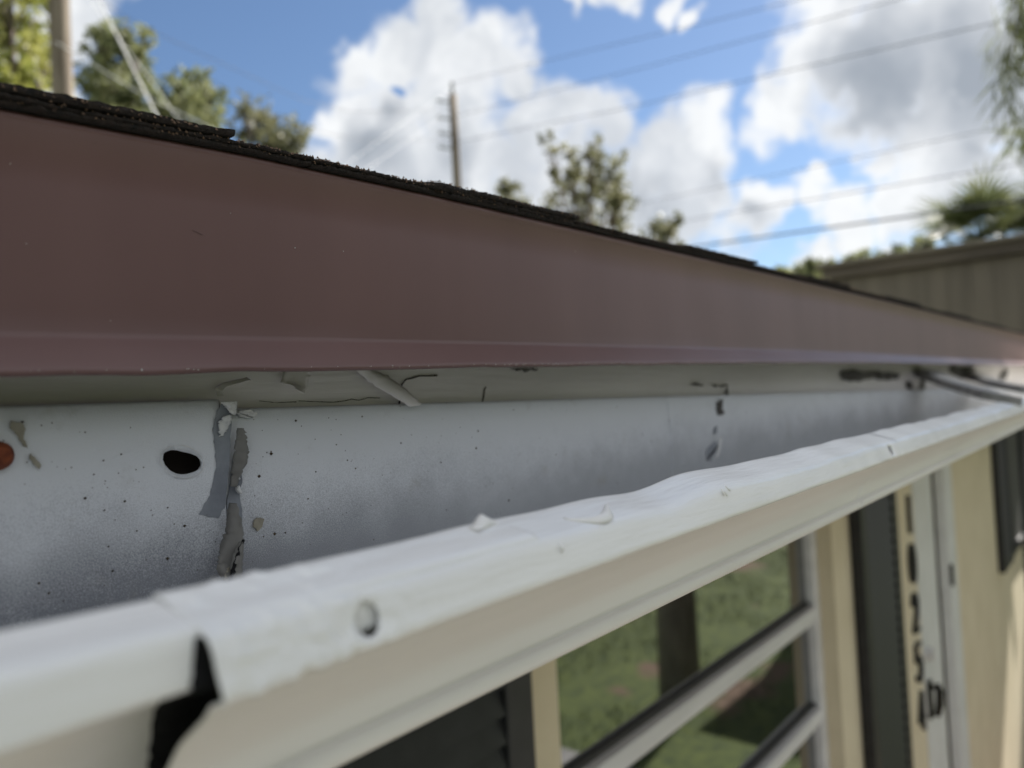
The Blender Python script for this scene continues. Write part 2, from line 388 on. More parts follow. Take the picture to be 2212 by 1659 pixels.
ribbon('paint_flake', px([(612, 796, 668, 796), (600, 828, 664, 812), (618, 832, 656, 836), (628, 846, 640, 852)], .2885), M_FASC, fas, .2875,
       lambda t, s: .004 * t * t + .0012 * (1 - s) * t, jag=.0012, seed=1)
ribbon('paint_flake', px([(765, 797, 800, 797), (800, 830, 832, 812), (836, 855, 868, 842), (868, 880, 892, 874)], .286), M_FASC, fas, .2862,
       lambda t, s: .006 * t ** 1.5 + .0016 * math.sin(3.1 * s), jag=.0011, seed=4)
ribbon('paint_flake', px([(466, 856, 478, 856), (462, 838, 474, 846), (476, 828, 486, 836), (530, 816, 534, 822)], .2885), M_FASC, fas, .2878, lambda t, s: .0015 * s, jag=.0005, seed=6)
def crack(path, w, seed):
    pts = []
    for i, (x, y) in enumerate(path):
        ww = w * (.6 + .8 * abs(nz(i * 1.7, seed))); d = (path[min(i + 1, len(path) - 1)][0] - path[max(i - 1, 0)][0], path[min(i + 1, len(path) - 1)][1] - path[max(i - 1, 0)][1])
        l = math.hypot(*d); nx, ny = -d[1] / l * ww, d[0] / l * ww; pts.append((x - nx, y - ny, x + nx, y + ny))
    ribbon('crack', px(pts, .2885), M_CRACK, fas, lambda x, z: .2895 + .0012 * nz(x * 6, z * 30) + .0004 * nz(x * 50, z * 100) - .0003, jag=.0004, seed=seed, cols=1, thick=.0002)
crack([(861, 882), (864, 862), (866, 842), (868, 830), (876, 820), (890, 817), (905, 812), (925, 812), (945, 811)], 2.0, 2)
crack([(1042, 872), (1046, 855), (1048, 842), (1052, 836)], 1.4, 3)
crack([(645, 866), (690, 868), (720, 869), (745, 866), (760, 862), (775, 865), (795, 859), (820, 860)], 1.0, 5)
crack([(560, 866), (600, 870), (640, 868)], .7, 8)
M_PATCH = mat('bare_weathered_wood', (.05, .045, .04), (.14, .13, .12), rough=.9, scale=40)
for i, out in enumerate([[(1812, 805), (1830, 800), (1900, 802), (1945, 806), (1940, 818), (1915, 822), (1880, 818), (1850, 824), (1820, 822)],
                         [(1955, 828), (1962, 822), (1972, 830), (1968, 840), (1958, 838)], [(1990, 812), (1998, 812), (1997, 840), (1989, 840)],
                         [(2050, 790), (2104, 792), (2108, 810), (2112, 820), (2075, 818), (2052, 806)], [(2158, 812), (2170, 796), (2178, 800), (2174, 818), (2160, 822)],
                         [(1492, 832), (1500, 828), (1520, 831), (1515, 834)], [(1535, 832), (1572, 832), (1570, 835), (1545, 835)], [(1567, 840), (1571, 840), (1571, 853), (1567, 853)],
                         [(1100, 796), (1150, 794), (1160, 800), (1130, 803)]]):
    P0 = at_y(*out[0], .2885)
    poly('bare_patch', out, M_PATCH, fas, .2885, .2883, jag=.002 + .001 * (i < 5), seed=i, thick=.0008)

# shingles ---------------------------------------------------------------
SL = math.tan(R(14))
roof = hp(bpy.data.objects.new('roof', None)); col.objects.link(roof); roof['label'] = 'low roof of worn dark asphalt shingles'
def roof_deck():
    b = B(); x0, x1 = -1.6, 6.5; z = .098
    v = [(x0, .285, .10), (x1, .285, .14), (x1, 3.8, .14 + 3.5 * SL), (x0, 3.8, .10 + 3.5 * SL), (x1, 7.2, .05), (x0, 7.2, .05)]
    v += [(a, bb, c - .03) for a, bb, c in v]
    f = [(0, 1, 2, 3), (3, 2, 4, 5), (6, 9, 8, 7), (9, 11, 10, 8), (0, 6, 7, 1), (5, 4, 10, 11), (0, 3, 9, 6), (3, 5, 11, 9), (1, 7, 8, 2), (2, 8, 10, 4)]
    return new('roof_deck', v, f, M_SHING, roof)
roof_deck()
def shingle(x0, x1, yf, lift, th, depth, seed, warp=0.0):
    """one tab with a crumbling granule edge; yf = front edge, lift = height above the drip edge"""
    n = max(10, int((x1 - x0) / .0016)) if x0 < .9 and x1 > -.2 else max(8, int((x1 - x0) / .006))
    v = []; f = []
    for i in range(n + 1):
        x = x0 + (x1 - x0) * i / n; t = interp(x, T_TOP) + lift + .0006 * nz(x * 14, seed) + warp * (i / n - .5)
        e = .0016 * nz(x * 55, seed) + .0012 * nz(x * 240, seed + 3); h = .0007 * nz(x * 420, seed + 1) + .0005 * nz(x * 900, seed + 2)
        y0 = yf + e
        rows = [(y0 + depth, t + depth * SL), (y0 + .004, t + .0003), (y0 + .0006, t + .0003 + h * .3), (y0, t + th * .45), (y0 + .0008 * nz(x * 600, 4), t + th + h),
                (y0 + .004, t + th + .001 + h * .8), (y0 + .02, t + th + .02 * SL), (y0 + depth, t + th + depth * SL)]
        v += [(x, y, z) for y, z in rows]
    m = 8
    for i in range(n):
        for k in range(m - 1): a = i * m + k; f.append((a, a + 1, a + m + 1, a + m))
    f.append(tuple(range(m))); f.append(tuple(n * m + k for k in range(m))[::-1])
    return new('shingle', v, f, M_SHING, roof)
sd = 0
for (a, b) in [(-1.6, -.72), (-.719, .19), (.191, 1.1), (1.101, 2.0), (2.001, 2.9), (2.901, 3.8), (3.801, 4.7), (4.701, 5.6), (5.601, 6.5)]:   # starter strip
    sd += 1; shingle(a, b, .2585, .0010, .0017, .2, sd * 11)
for (a, b) in [(-1.6, -.8), (-.799, .02), (.021, .83), (.831, 1.6), (1.601, 2.6), (2.601, 3.6), (3.601, 4.6), (4.601, 5.6), (5.601, 6.5)]:
    sd += 1; shingle(a, b, .2578, .0028, .0015, .2, sd * 11)
for (a, b) in [(-1.3, -.9), (-.55, -.2), (-.195, .1545), (.262, .384), (.53, .664), (.80, .95), (1.12, 1.33), (1.55, 1.8), (2.02, 2.3), (2.6, 2.85), (3.1, 3.4), (3.8, 4.2), (4.6, 5.0)]:
    sd += 1; shingle(a, b, .2565, .0044, .0024, .2, sd * 11, warp=.0010)
for c in range(6):                                                                              # courses up the slope
    yf = .42 + .127 * c; me = None
    for k in range(26):
        x = -1.55 + .31 * k + (.155 if c % 2 else 0)
        if x + .3 > 6.5: continue
        z = interp(x, T_TOP) + .0075 + (yf - .2565) * SL
        if me is None:
            g = random.Random(c); vv = []; ff = []
            for i in range(13):
                xx = .305 * i / 12; e = g.uniform(-.002, .002)
                vv += [(xx, e, 0), (xx, e, .003), (xx, .2, .003 + .2 * SL), (xx, .2, .2 * SL)]
            for i in range(12):
                for q in range(4): a = i * 4; ff.append((a + q, a + (q + 1) % 4, a + 4 + (q + 1) % 4, a + 4 + q))
            ff += [(0, 3, 2, 1), (48, 49, 50, 51)]
            o = new('shingle', vv, ff, M_SHING, roof); me = o.data; o.location = (x, yf, z)
        else: link('shingle', me, roof, (x, yf, z))

def granules():
    g = random.Random(21); b = B(); tabs = [(-.195, .1545), (.262, .384), (.53, .664), (.80, .95)]
    for i in range(6500):
        x = -.12 + g.random() ** 1.5 * 1.3; on = any(p < x < q for p, q in tabs); lay = g.choice([0, 1, 2, 2] if on else [0, 1, 1])
        t = interp(x, T_TOP) + [.0010 + .0017, .0028 + .0015, .0044 + .0024][lay]; yf = [.2585, .2578, .2565][lay] + g.random() ** 2 * .012
        r = g.uniform(.0003, .0008); z = t + (yf - .2575) * SL + g.uniform(-.0009, .0004) * (1 if yf < .2592 else .3); q = len(b.v)
        y = yf + .0010 * nz(x * 55, 2) - .0003
        b.v += [(x + r, y, z - r * .3), (x - r * .6, y - r * .7, z - r * .4), (x - r * .5, y + r * .7, z), (x + g.uniform(-.3, .3) * r, y, z + r * 1.1)]
        b.f += [(q, q + 1, q + 3), (q + 1, q + 2, q + 3), (q + 2, q, q + 3), (q, q + 2, q + 1)]
    m = mat('shingle_granule', (.015, .011, .009), (.26, .16, .10), rough=.9, scale=900)
    o = b.build('loose_granules', m, roof); o['kind'] = 'stuff'
granules()

# walls, window, door ------------------------------------------------------
M_WALL = mat('cream_stucco', (.63, .555, .395), (.69, .615, .45), rough=.85, scale=5, bump=.35, bscale=90, bdist=.003)
M_SOFF = mat('soffit_paint', (.62, .60, .54), (.68, .66, .6), rough=.8, scale=6)
M_ALU = mat('window_aluminium', (.62, .62, .63), (.72, .72, .73), rough=.35, scale=20, stretch=(.2, 1, 1))
M_DARKG = mat('dark_gasket', (.07, .07, .07), rough=.6)
M_BLK = mat('black_shutter_paint', (.008, .009, .012), (.016, .017, .021), rough=.5, scale=25, bump=.2, bscale=150)
M_DOORW = mat('white_door_paint', (.62, .63, .62), (.70, .71, .70), rough=.5, scale=8, bump=.1, bscale=60)
M_HW = mat('dark_bronze', (.008, .007, .006), (.018, .014, .011), rough=.45, scale=60, metal=.4)
WY = .65; WX0, WX1 = .853, 2.076; WZ0, WZ1 = -1.37, -.09; DX0, DX1 = 2.995, 3.505; DZ1 = -.16
def walls():
    b = B(); T = .12
    def bx(x0, x1, z0, z1): b.box(x0, x1, WY, WY + T, z0, z1)
    bx(-1.6, WX0, GZ, -.09); bx(WX0, WX1, GZ, WZ0); bx(WX1, DX0, GZ, -.09); bx(DX0, DX1, DZ1, -.09); bx(DX1, 6.3, GZ, -.09)
    b.box(-1.6, -1.48, WY + T, 6.9, GZ, -.09); b.box(6.18, 6.3, WY + T, 6.9, GZ, -.09); b.box(-1.6, 6.3, 6.9, 7.0, GZ, -.09)
    b.box(-1.48, 6.18, WY + T + 1.2, WY + T + 1.25, GZ, -.09)
    hp(b.build('wall', M_WALL))
    hp(B().box(-1.6, 6.5, .3105, 7.1, -.0895, -.075).build('soffit', M_SOFF))
walls()
def window():
    w = hp(bpy.data.objects.new('window', None)); col.objects.link(w); w['label'] = 'awning window of stacked glass panes in a silver aluminium frame'
    gl = bpy.data.materials.new('window_glass'); gl.use_nodes = True; b = gl.node_tree.nodes['Principled BSDF']
    b.inputs['Base Color'].default_value = (.012, .014, .014, 1); b.inputs['Roughness'].default_value = .025; b.inputs['IOR'].default_value = 3.0
    fy0, fy1 = .688, .74
    for n, x0, x1 in (('stile', WX0, WX0 + .045), ('stile', WX1 - .045, WX1)):
        bevel(B().box(x0, x1, fy0, fy1, WZ0, WZ1).build(n, M_ALU, w), .003)
    zr = [-.325, -.585, -.846, -1.106]
    edges = [WZ1] + zr + [WZ0]
    x0, x1 = WX0 + .0455, WX1 - .0455
    for z in zr:
        r = B(); r.box(x0, x1, .682, .722, z - .017, z + .012); r.box(x0, x1, .689, .722, z - .03, z - .0172)
        bevel(r.build('rail', M_ALU, w), .003)
        B().box(x0, x1, .700, .721, z + .0122, z + .02).build('gasket', M_DARKG, w)
    bevel(B().box(x0, x1, .682, .74, WZ0, WZ0 + .03).build('rail', M_ALU, w), .003)
    for i in range(5):
        z1, z0 = edges[i] - (.031 if i else 0), edges[i + 1] + (.0202 if i < 4 else .0302)
        p = B().box(x0 + .0003, x1 - .0003, .709, .713, z0, z1).build('pane', gl, w)
window()
def shutter(x0, x1, z0, z1, label):
    s = hp(bpy.data.objects.new('shutter', None)); col.objects.link(s); s['label'] = label
    y0, y1 = WY - .034, WY - .002; st = .052
    for a, b in ((x0, x0 + st), (x1 - st, x1)): bevel(B().box(a, b, y0, y1, z0, z1).build('stile', M_BLK, s), .003)
    for a, b in ((z0, z0 + .07), (z1 - .07, z1)): bevel(B().box(x0 + st + .0004, x1 - st - .0004, y0 + .002, y1, a, b).build('rail', M_BLK, s), .003)
    B().box(x0 + st + .0004, x1 - st - .0004, y0 + .018, y1, z0 + .0705, z1 - .0705).build('backing', M_BLK, s)
    n = int((z1 - z0 - .14) / .034); me = None; w = x1 - x0 - 2 * st - .001
    for i in range(n):
        z = z0 + .07 + .034 * (i + .5)
        if me is None:
            o = B()
            o.v = [(0, 0, -.019), (w, 0, -.019), (w, .0095, .0160), (0, .0095, .0160), (0, .003, -.020), (w, .003, -.020), (w, .0125, .0140), (0, .0125, .0140)]
            o.f = [(0, 1, 2, 3), (7, 6, 5, 4), (0, 4, 5, 1), (3, 2, 6, 7), (0, 3, 7, 4), (1, 5, 6, 2)]
            q = o.build('slat', M_BLK, s); me = q.data; q.location = (x0 + st + .0005, y0 + .002, z)
        else: link('slat', me, s, (x0 + st + .0005, y0 + .002, z))
shutter(.352, .757, -1.40, -.10, 'black louvred shutter on the near side of the window')
shutter(2.232, 2.637, -1.40, -.10, 'black louvred shutter between the window and the house number')
shutter(4.86, 5.22, -1.06, -.10, 'black louvred shutter beyond the white door')
shutter(6.0, 6.28, -1.06, -.10, 'farthest black louvred shutter at the house end')
def far_window():
    w = hp(bpy.data.objects.new('window', None)); col.objects.link(w); w['label'] = 'dark window between the two far shutters'
    b = B(); 
    for q in ((5.25, 5.29, -1.04, -.12), (5.93, 5.97, -1.04, -.12)): b.box(q[0], q[1], .618, .6485, q[2], q[3])
    b.box(5.2905, 5.9295, .618, .6485, -1.04, -1.0); b.box(5.2905, 5.9295, .618, .6485, -.16, -.12)
    b.build('window_frame', M_BLK, w)
    B().box(5.291, 5.929, .636, .640, -.999, -.161).build('pane', M_DARKG, w)
    B().tube([(5.60, .60, -.9), (5.60, .60, -1.32)], .012).build('blind_cord', M_BLK, w)
far_window()
def door():
    d = hp(bpy.data.objects.new('door', None)); col.objects.link(d); d['label'] = 'narrow white door with dark handle beside the house number'
    bevel(B().box(DX0 + .002, 3.30, .645, .675, GZ + .03, DZ1 - .002).build('door_leaf', M_DOORW, d), .003)
    bevel(B().box(3.303, 3.36, .662, .69, GZ + .03, DZ1 - .002).build('door_stop', M_DOORW, d), .002)
    bevel(B().box(3.362, DX1 + .02, .612, .6485, GZ + .03, DZ1 + .04).build('door_jamb', M_DOORW, d), .004)
    hd = B().box(3.012, 3.052, .634, .6448, -1.20, -1.07); hd.tube([(3.032, .634, -1.09), (3.032, .612, -1.09)], .010, 10); hd.tube([(3.032, .614, -1.075), (3.032, .608, -1.10), (3.032, .611, -1.15), (3.032, .62, -1.19)], [.009, .014, .014, .010], 8)
    hd.build('handle', M_HW, d)
    B().tube([(3.04, .644, -.975), (3.04, .62, -.975)], .024, 14).build('deadbolt', M_ALU, d)
    B().box(3.362, 3.388, .602, .6118, -.80, -.72).build('hinge', M_HW, d)
door()
def digits():
    gl = {'1': [[(.5, 0), (.5, 1)]], '0': [[(.5 + .42 * math.sin(a), .5 + .5 * math.cos(a)) for a in np.linspace(0, 2 * math.pi, 25)]],
          '2': [[(.08, .74), (.14, .9), (.32, .99), (.55, 1.0), (.78, .92), (.88, .75), (.82, .58), (.6, .38), (.3, .18), (.08, .02), (.92, .02)]],
          '5': [[(.86, .98), (.2, .98), (.14, .56), (.35, .64), (.6, .63), (.82, .52), (.9, .32), (.8, .12), (.55, .01), (.28, .02), (.08, .15)]],
          '4': [[(.68, 0), (.68, 1), (.06, .3), (.95, .3)]]}
    tops = [1062, 1135, 1216, 1310, 1398]; hs = .125; wd = .078; m = M_BLK
    z = -.395
    for k, ch in enumerate('10254'):
        b = B(); zt = z - .170 * k * 1.0; xL = 2.87
        for st in gl[ch]:
            P = [Vector((xL + u * wd, zt - hs + v * hs)) for u, v in st]; w = .0043
            for i in range(len(P) - 1):
                d = (P[i + 1] - P[i]).normalized(); nrm = Vector((-d.y, d.x)) * w; a = P[i] - d * w * .8; c = P[i + 1] + d * w * .8; q = len(b.v)
                for y in (WY - .014 - .0002 * i, WY - .0005): b.v += [(p.x, y, p.y) for p in (a - nrm, c - nrm, c + nrm, a + nrm)]
                b.f += [tuple(q + j for j in t) for t in ((0, 1, 2, 3), (7, 6, 5, 4), (0, 4, 5, 1), (1, 5, 6, 2), (2, 6, 7, 3), (3, 7, 4, 0))]
        o = hp(b.build('house_number', m)); o['label'] = 'black house number digit %s on the cream wall' % ch
digits()

# ------------------------------------------------------------------ gutter
gut = empty('rain_gutter', (.0, .21, -.088), 'worn white metal rain gutter with a lapped open joint hung on the fascia', 'gutter')
gut_inv = Matrix.Translation((.0, .21, -.088)).inverted()
def gp(o): o.parent = gut; o.matrix_parent_inverse = gut_inv; return o
SEG = [2, 2, 40, 10, 3, 3, 4, 6, 7, 7, 5, 3, 12, 14, 3, 3]
MSEG = [0, 0, 0, 2, 2, 2, 2, 2, 2, 2, 2, 1, 1, 1, 1, 0]
def keys(x, side):
    if side == 'R':
        zb = interp(x, GB); yb = .2830
        fl = math.exp(-max(x - .064, 0) / .018); fl2 = math.exp(-max(x - .064, 0) / .03)
        k = [(yb + .0026, zb + .0001), (yb + .0014, zb), (yb, zb - .0085), (.2825, -.0895), (.1525, -.0842), (.1455, -.0803), (.1456, -.0764), (.1484, -.0754), (.1452, -.0665 - .001 * fl), (.1358, -.0565),
             (.1262, -.0495), (.1222, -.0472), (.1188, -.0462), (.1222, -.0368), (.1392, -.0318), (.1402, -.0345), (.1388, -.041)]
        k = [list(p) for p in k]
        for i in range(5, 12): k[i][0] -= .0040 * fl * (1 if i < 11 else .5); 
        for i in (12, 13): k[i][0] -= .0024 * math.exp(-max(x - .064, 0) / .010)
        for i in (13, 14): k[i][1] += .0006 * fl2
        for i in (14, 15, 16): k[i][1] += .0003 * fl2
        # dents of the front lip
        d = .0011 * nz(x * 9 + .4, 5) + .0008 * nz(x * 31, 2); d2 = .0012 * nz(x * 11, 9) + .0007 * nz(x * 37, 4)
        d += .0016 * math.exp(-((x - .272) / .022) ** 2) - .0012 * math.exp(-((x - .235) / .018) ** 2) + (.0018 * nz(x * 7.7, 8) + .0012 * nz(x * 16, 14)) * min(1, max(0, (x - .35) / .5))
        d *= .35 + .65 * min(1, max(0, (x - .09) / .08))
        for i in (13, 14, 15, 16): k[i][1] += d
        for i in (12, 13): k[i][0] += d2 * (.4 + .6 * min(1, max(0, (x - .1) / .1)))
    else:
        yb = .2797 - .0003 * max(0, min(1, (x - .1) / .05))
        k = [(yb + .0026, .0073), (yb + .0012, .0072), (yb, -.0012), (.2790, -.0880), (.152, -.0805), (.1448, -.0765), (.1448, -.0732), (.1475, -.0722), (.1455, -.0645), (.1385, -.0545),
             (.1290, -.0462), (.1245, -.0443), (.1210, -.0434), (.1228, -.0340), (.1396, -.0312), (.1406, -.0340), (.1392, -.041)]
        k = [list(p) for p in k]
        d = .0004 * nz(x * 14, 5); q = min(1, max(0, (x - .02) / .05)); q3 = min(1, max(0, (x - .036) / .026)); q3 = q3 * q3 * (3 - 2 * q3)
        for i in (13, 14, 15, 16): k[i][1] += d
        for i in (12, 13): k[i][0] += .0012 * q; k[i][1] -= .001 * q
        for i in range(4, 12): k[i][0] += .0075 * q3
        for i in (14, 15, 16): k[i][1] -= .0010 * q
    return k
def section(name, side, xs, holes, label):
    rows = []; nv = 0; mseg = []
    for x in xs:
        k = keys(x, side); row = []
        segn = len(k) - 1
        for i in range(segn):
            n = SEG[i] if i < len(SEG) else 3
            for j in range(n):
                t = j / n; row.append([k[i][0] * (1 - t) + k[i + 1][0] * t, k[i][1] * (1 - t) + k[i + 1][1] * t])
        row.append(list(k[-1])); row = np.array(row)
        for _ in range(1): row[1:-1] = .25 * row[:-2] + .5 * row[1:-1] + .25 * row[2:]
        bi = sum(SEG[:13])
        for _ in range(5): row[bi - 8:bi + 10] = .25 * row[bi - 9:bi + 9] + .5 * row[bi - 8:bi + 10] + .25 * row[bi - 7:bi + 11]
        rows.append(row)
    segn = len(keys(0, side)) - 1
    for i in range(segn): mseg += [MSEG[i] if i < len(MSEG) else 0] * (SEG[i] if i < len(SEG) else 3)
    i12 = sum(SEG[:12])                                    # first index of the lip face
    n = len(rows[0]); V = []
    for x, row in zip(xs, rows):
        for j, (y, z) in enumerate(row):
            xx = x
            if side == 'R' and j >= i12 - 1 and .06 < x < .30:   # slathered paint lumps beside the joint
                a = math.exp(-((x - .085) / .022) ** 2)
                y -= .0013 * a * max(0, nz(x * 260, z * 260, 3)) + .0005 * a * nz(x * 700, z * 700, 1)
                z += .0015 * a * max(0, nz(x * 240, y * 240, 9))
                if j < i12 + 4: y -= .0005 * a * (1 + nz(x * 300, 2)); z -= .0006 * math.exp(-((x - .08) / .018) ** 2) * (.6 + nz(x * 180, 6))
            V.append([xx, y, z])
    V = np.array(V); m = len(xs); keep = []; mi = []
    quads = [(i * n + j, (i + 1) * n + j, (i + 1) * n + j + 1, i * n + j + 1) for i in range(m - 1) for j in range(n - 1)]
    dead = set()
    for (cx, cz, ymin, ymax, rx, rz, rot, wob) in holes:
        cr, sr = math.cos(rot), math.sin(rot)
        def rad(p):
            dx, dz = p[0] - cx, p[2] - cz; u = (dx * cr + dz * sr) / rx; w = (-dx * sr + dz * cr) / rz; a = math.atan2(w, u)
            return math.hypot(u, w) / (1 + wob * math.sin(2 * a + 1) + wob * .7 * math.sin(3 * a)), a
        ok = (V[:, 1] > ymin) & (V[:, 1] < ymax) & (abs(V[:, 0] - cx) < rx * 2.5) & (abs(V[:, 2] - cz) < rz * 2.5)
        idx = set(np.nonzero(ok)[0].tolist())
        hit = [qi for qi, q in enumerate(quads) if q[0] in idx and q[2] in idx and rad(V[list(q)].mean(axis=0))[0] < 1]
        hs = set(hit); inside = set(v for qi in hit for v in quads[qi]); rest = set()
        for qi, q in enumerate(quads):
            if qi not in hs and qi not in dead:
                for v in q:
                    if v in inside: rest.add(v)
        for v in rest:
            r, a = rad(V[v])
            if r > .05: V[v, 0] = cx + (V[v, 0] - cx) / r; V[v, 2] = cz + (V[v, 2] - cz) / r
        for v in idx:                                        # rim pressed in around the hole
            r, a = rad(V[v])
            if r < 1.9: V[v, 1] += .0009 * max(0, 1.9 - max(r, 1)) ** 2 / .81
        dead |= hs
    F = []; 
    for qi, q in enumerate(quads):
        if qi in dead: continue
        F.append(q[::-1] if False else q); mi.append(mseg[qi % (n - 1)])
    o = gp(new(name, V, F, [M_IN, M_LIP, M_OGEE], smooth=True, mi=mi)); o['label'] = label
    md = o.modifiers.new('thickness', 'SOLIDIFY'); md.thickness = .0006; md.offset = 0
    return o
xl = list(np.arange(-1.5, -.02, .02)) + list(np.arange(-.02, .081, .004)) + list(np.arange(.084, .1581, .0009))
xr = list(np.arange(.064, .16, .0007)) + list(np.arange(.16, .40, .0018)) + list(np.arange(.40, .50, .004)) + list(np.arange(.50, .53, .001)) + list(np.arange(.53, 1.0, .006)) + list(np.arange(1.0, 3.2, .015))
secL = section('gutter_section', 'L', xl, [(.1413, -.0158, .27, .29, .0072, .0047, -.38, .10)], 'near gutter length tucked inside the next with a screw hole in its back')
secR = section('gutter_section', 'R', xr, [(.1413, -.0158, .27, .29, .0085, .0058, -.38, .10), (.0975, -.0415, .10, .13, .0030, .0033, 0, .04), (.5135, -.0415, .10, .13, .0035, .003, .0, .1)], 'long gutter length with dented white lip and a hole in its front')

# joint: bare metal, sealant, chips
Yl, Yr = .2792, .2820
poly('bare_metal_patch', [(478, 869), (500, 872), (498, 930), (494, 1000), (487, 1090), (470, 1120), (428, 1112), (452, 1072), (466, 1010), (462, 960), (458, 925), (468, 890)], M_GREY, secL, Yl, .2788, jag=.0007, seed=1, thick=.0001)
poly('bare_metal_patch', [(508, 990), (520, 1000), (524, 1040), (516, 1060), (524, 1100), (524, 1180), (518, 1260), (478, 1280), (490, 1080)], M_GREY, secR, Yr, .2822, jag=.0006, seed=2, thick=.0002)
ribbon('paint_crust', px([(472, 868, 508, 866), (484, 880, 507, 884), (492, 890, 505, 896)], Yl), M_CRUST, secL, .2785, lambda t, s: .0003 + .0002 * nz(t * 9, s * 9), jag=.0010, seed=3)
ribbon('paint_crust', px([(478, 900, 494, 896), (468, 915, 498, 908), (470, 930, 488, 924), (470, 944, 480, 940)], Yl), M_CRUST, secL, .2786, lambda t, s: .0003 + .0003 * abs(nz(t * 30, s * 20)), jag=.0014, seed=9)
ribbon('sealant', px([(502, 925, 512, 926), (500, 945, 520, 950), (497, 965, 524, 975), (495, 990, 522, 1000), (492, 1020, 512, 1015), (490, 1050, 500, 1052)], Yr), M_SEAL, secR, .2816,
       lambda t, s: .0022 + .0016 * math.sin(3.14 * s) * (.6 + nz(t * 6, 3)) - .0012 * t, jag=.0012, seed=12, thick=.0013)
ribbon('sealant', px([(486, 1085, 490, 1088), (478, 1110, 503, 1118), (474, 1140, 506, 1150), (462, 1170, 504, 1180), (450, 1200, 500, 1215), (446, 1225, 496, 1240), (470, 1262, 492, 1262)], Yl), M_SEAL, secL, .2780,
       lambda t, s: .0015 + .0045 * t + .0030 * math.sin(3.14 * s) + .0016 * nz(t * 5, s * 4, 2), jag=.0011, seed=15, thick=.0013)
ribbon('sealant', px([(482, 1165, 487, 1165), (468, 1200, 486, 1200), (462, 1240, 486, 1240), (456, 1275, 480, 1275)], Yl), M_SEAL, secL, .2775,
       lambda t, s: .0085 + .0012 * math.sin(3.14 * s) + .001 * nz(t * 7, s * 3, 6), jag=.0009, seed=25, thick=.0013)
ribbon('paint_crust', px([(462, 1218, 470, 1218), (456, 1232, 473, 1234), (452, 1250, 468, 1252), (440, 1268, 470, 1266)], Yl), M_CHIP, secL, .2700, lambda t, s: .0012 + .0006 * nz(t * 14, s * 8), jag=.0014, seed=18)
ribbon('paint_crust', px([(506, 1050, 512, 1048), (505, 1058, 518, 1060), (512, 1066, 520, 1066)], Yr), M_CRUST, secR, .2812, lambda t, s: .0012 * math.sin(3.1 * s), jag=.0006, seed=21)
ribbon('paint_crust', px([(508, 1024, 512, 1024), (507, 1034, 515, 1036)], Yr), M_CRUST, secR, .2812, lambda t, s: .001 * math.sin(3.1 * s), jag=.0005, seed=22)
poly('paint_chip', [(555, 1118), (570, 1120), (566, 1138), (556, 1148), (546, 1136), (548, 1124)], M_CHIP, secR, Yr, .2822, seed=5, jag=.0004, thick=.0006)
poly('paint_chip', [(22, 908), (48, 914), (54, 925), (50, 945), (58, 968), (48, 962), (34, 938), (20, 924)], M_CHIP, secL, Yl, .2790, seed=6, jag=.0004, thick=.0005)
poly('paint_chip', [(64, 980), (74, 988), (88, 1005), (84, 1014), (72, 1004), (62, 988)], M_CHIP, secL, Yl, .2790, seed=7, jag=.0002, thick=.0006)
poly('paint_chip', [(508, 890), (540, 884), (556, 894), (548, 904), (520, 900)], M_CRUST, secR, Yr, .2822, seed=8, jag=.001, thick=.0004)
for i, out in enumerate([[(1550, 868), (1562, 862), (1560, 880), (1564, 892), (1552, 898), (1548, 886)], [(1543, 925), (1549, 920), (1548, 934), (1542, 940)],
                         [(1528, 968), (1546, 955), (1552, 962), (1538, 990), (1526, 996)], [(1552, 950), (1560, 944), (1556, 975), (1548, 990)]]):
    poly('sealant', out, [M_PATCH, M_GREY, M_GREY, M_CRUST][i], secR, Yr, .2824, seed=30 + i, jag=.004, thick=.0007)
def joint_shade():  # black sheet standing in for the shade inside the open lap
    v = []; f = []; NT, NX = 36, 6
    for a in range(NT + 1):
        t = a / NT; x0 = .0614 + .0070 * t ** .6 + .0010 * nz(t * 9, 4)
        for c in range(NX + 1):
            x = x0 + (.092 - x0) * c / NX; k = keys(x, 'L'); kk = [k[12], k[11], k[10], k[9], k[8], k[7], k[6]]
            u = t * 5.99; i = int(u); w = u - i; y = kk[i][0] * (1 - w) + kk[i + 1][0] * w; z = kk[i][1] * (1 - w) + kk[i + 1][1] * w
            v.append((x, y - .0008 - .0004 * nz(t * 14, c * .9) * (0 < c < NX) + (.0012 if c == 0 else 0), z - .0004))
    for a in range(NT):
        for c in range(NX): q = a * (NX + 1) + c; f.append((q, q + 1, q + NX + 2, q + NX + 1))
    o = new('joint_shade_strip', v, f, mat('shade_and_split_black', (.004, .004, .005), (.010, .010, .011), rough=.75, scale=200, bump=.5, bscale=400, spec=.2), secL, smooth=True)
    o['label'] = 'black strip standing in for the shade inside the open joint'; md = o.modifiers.new('t', 'SOLIDIFY'); md.thickness = .0006; md.offset = 0
joint_shade()
def joint_shadow_gap():  # thin black strip painting the shade on the lip face at the lap
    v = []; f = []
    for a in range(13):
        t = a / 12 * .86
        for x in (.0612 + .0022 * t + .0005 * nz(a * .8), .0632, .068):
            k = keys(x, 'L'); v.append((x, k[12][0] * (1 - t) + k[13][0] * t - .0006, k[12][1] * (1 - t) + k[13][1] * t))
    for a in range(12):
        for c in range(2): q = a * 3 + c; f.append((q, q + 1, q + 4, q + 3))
    o = new('joint_shade_strip', v, f, MATS['shade_and_split_black'], secL, smooth=True); md = o.modifiers.new('t', 'SOLIDIFY'); md.thickness = .0004; md.offset = 0
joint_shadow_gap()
rim = []
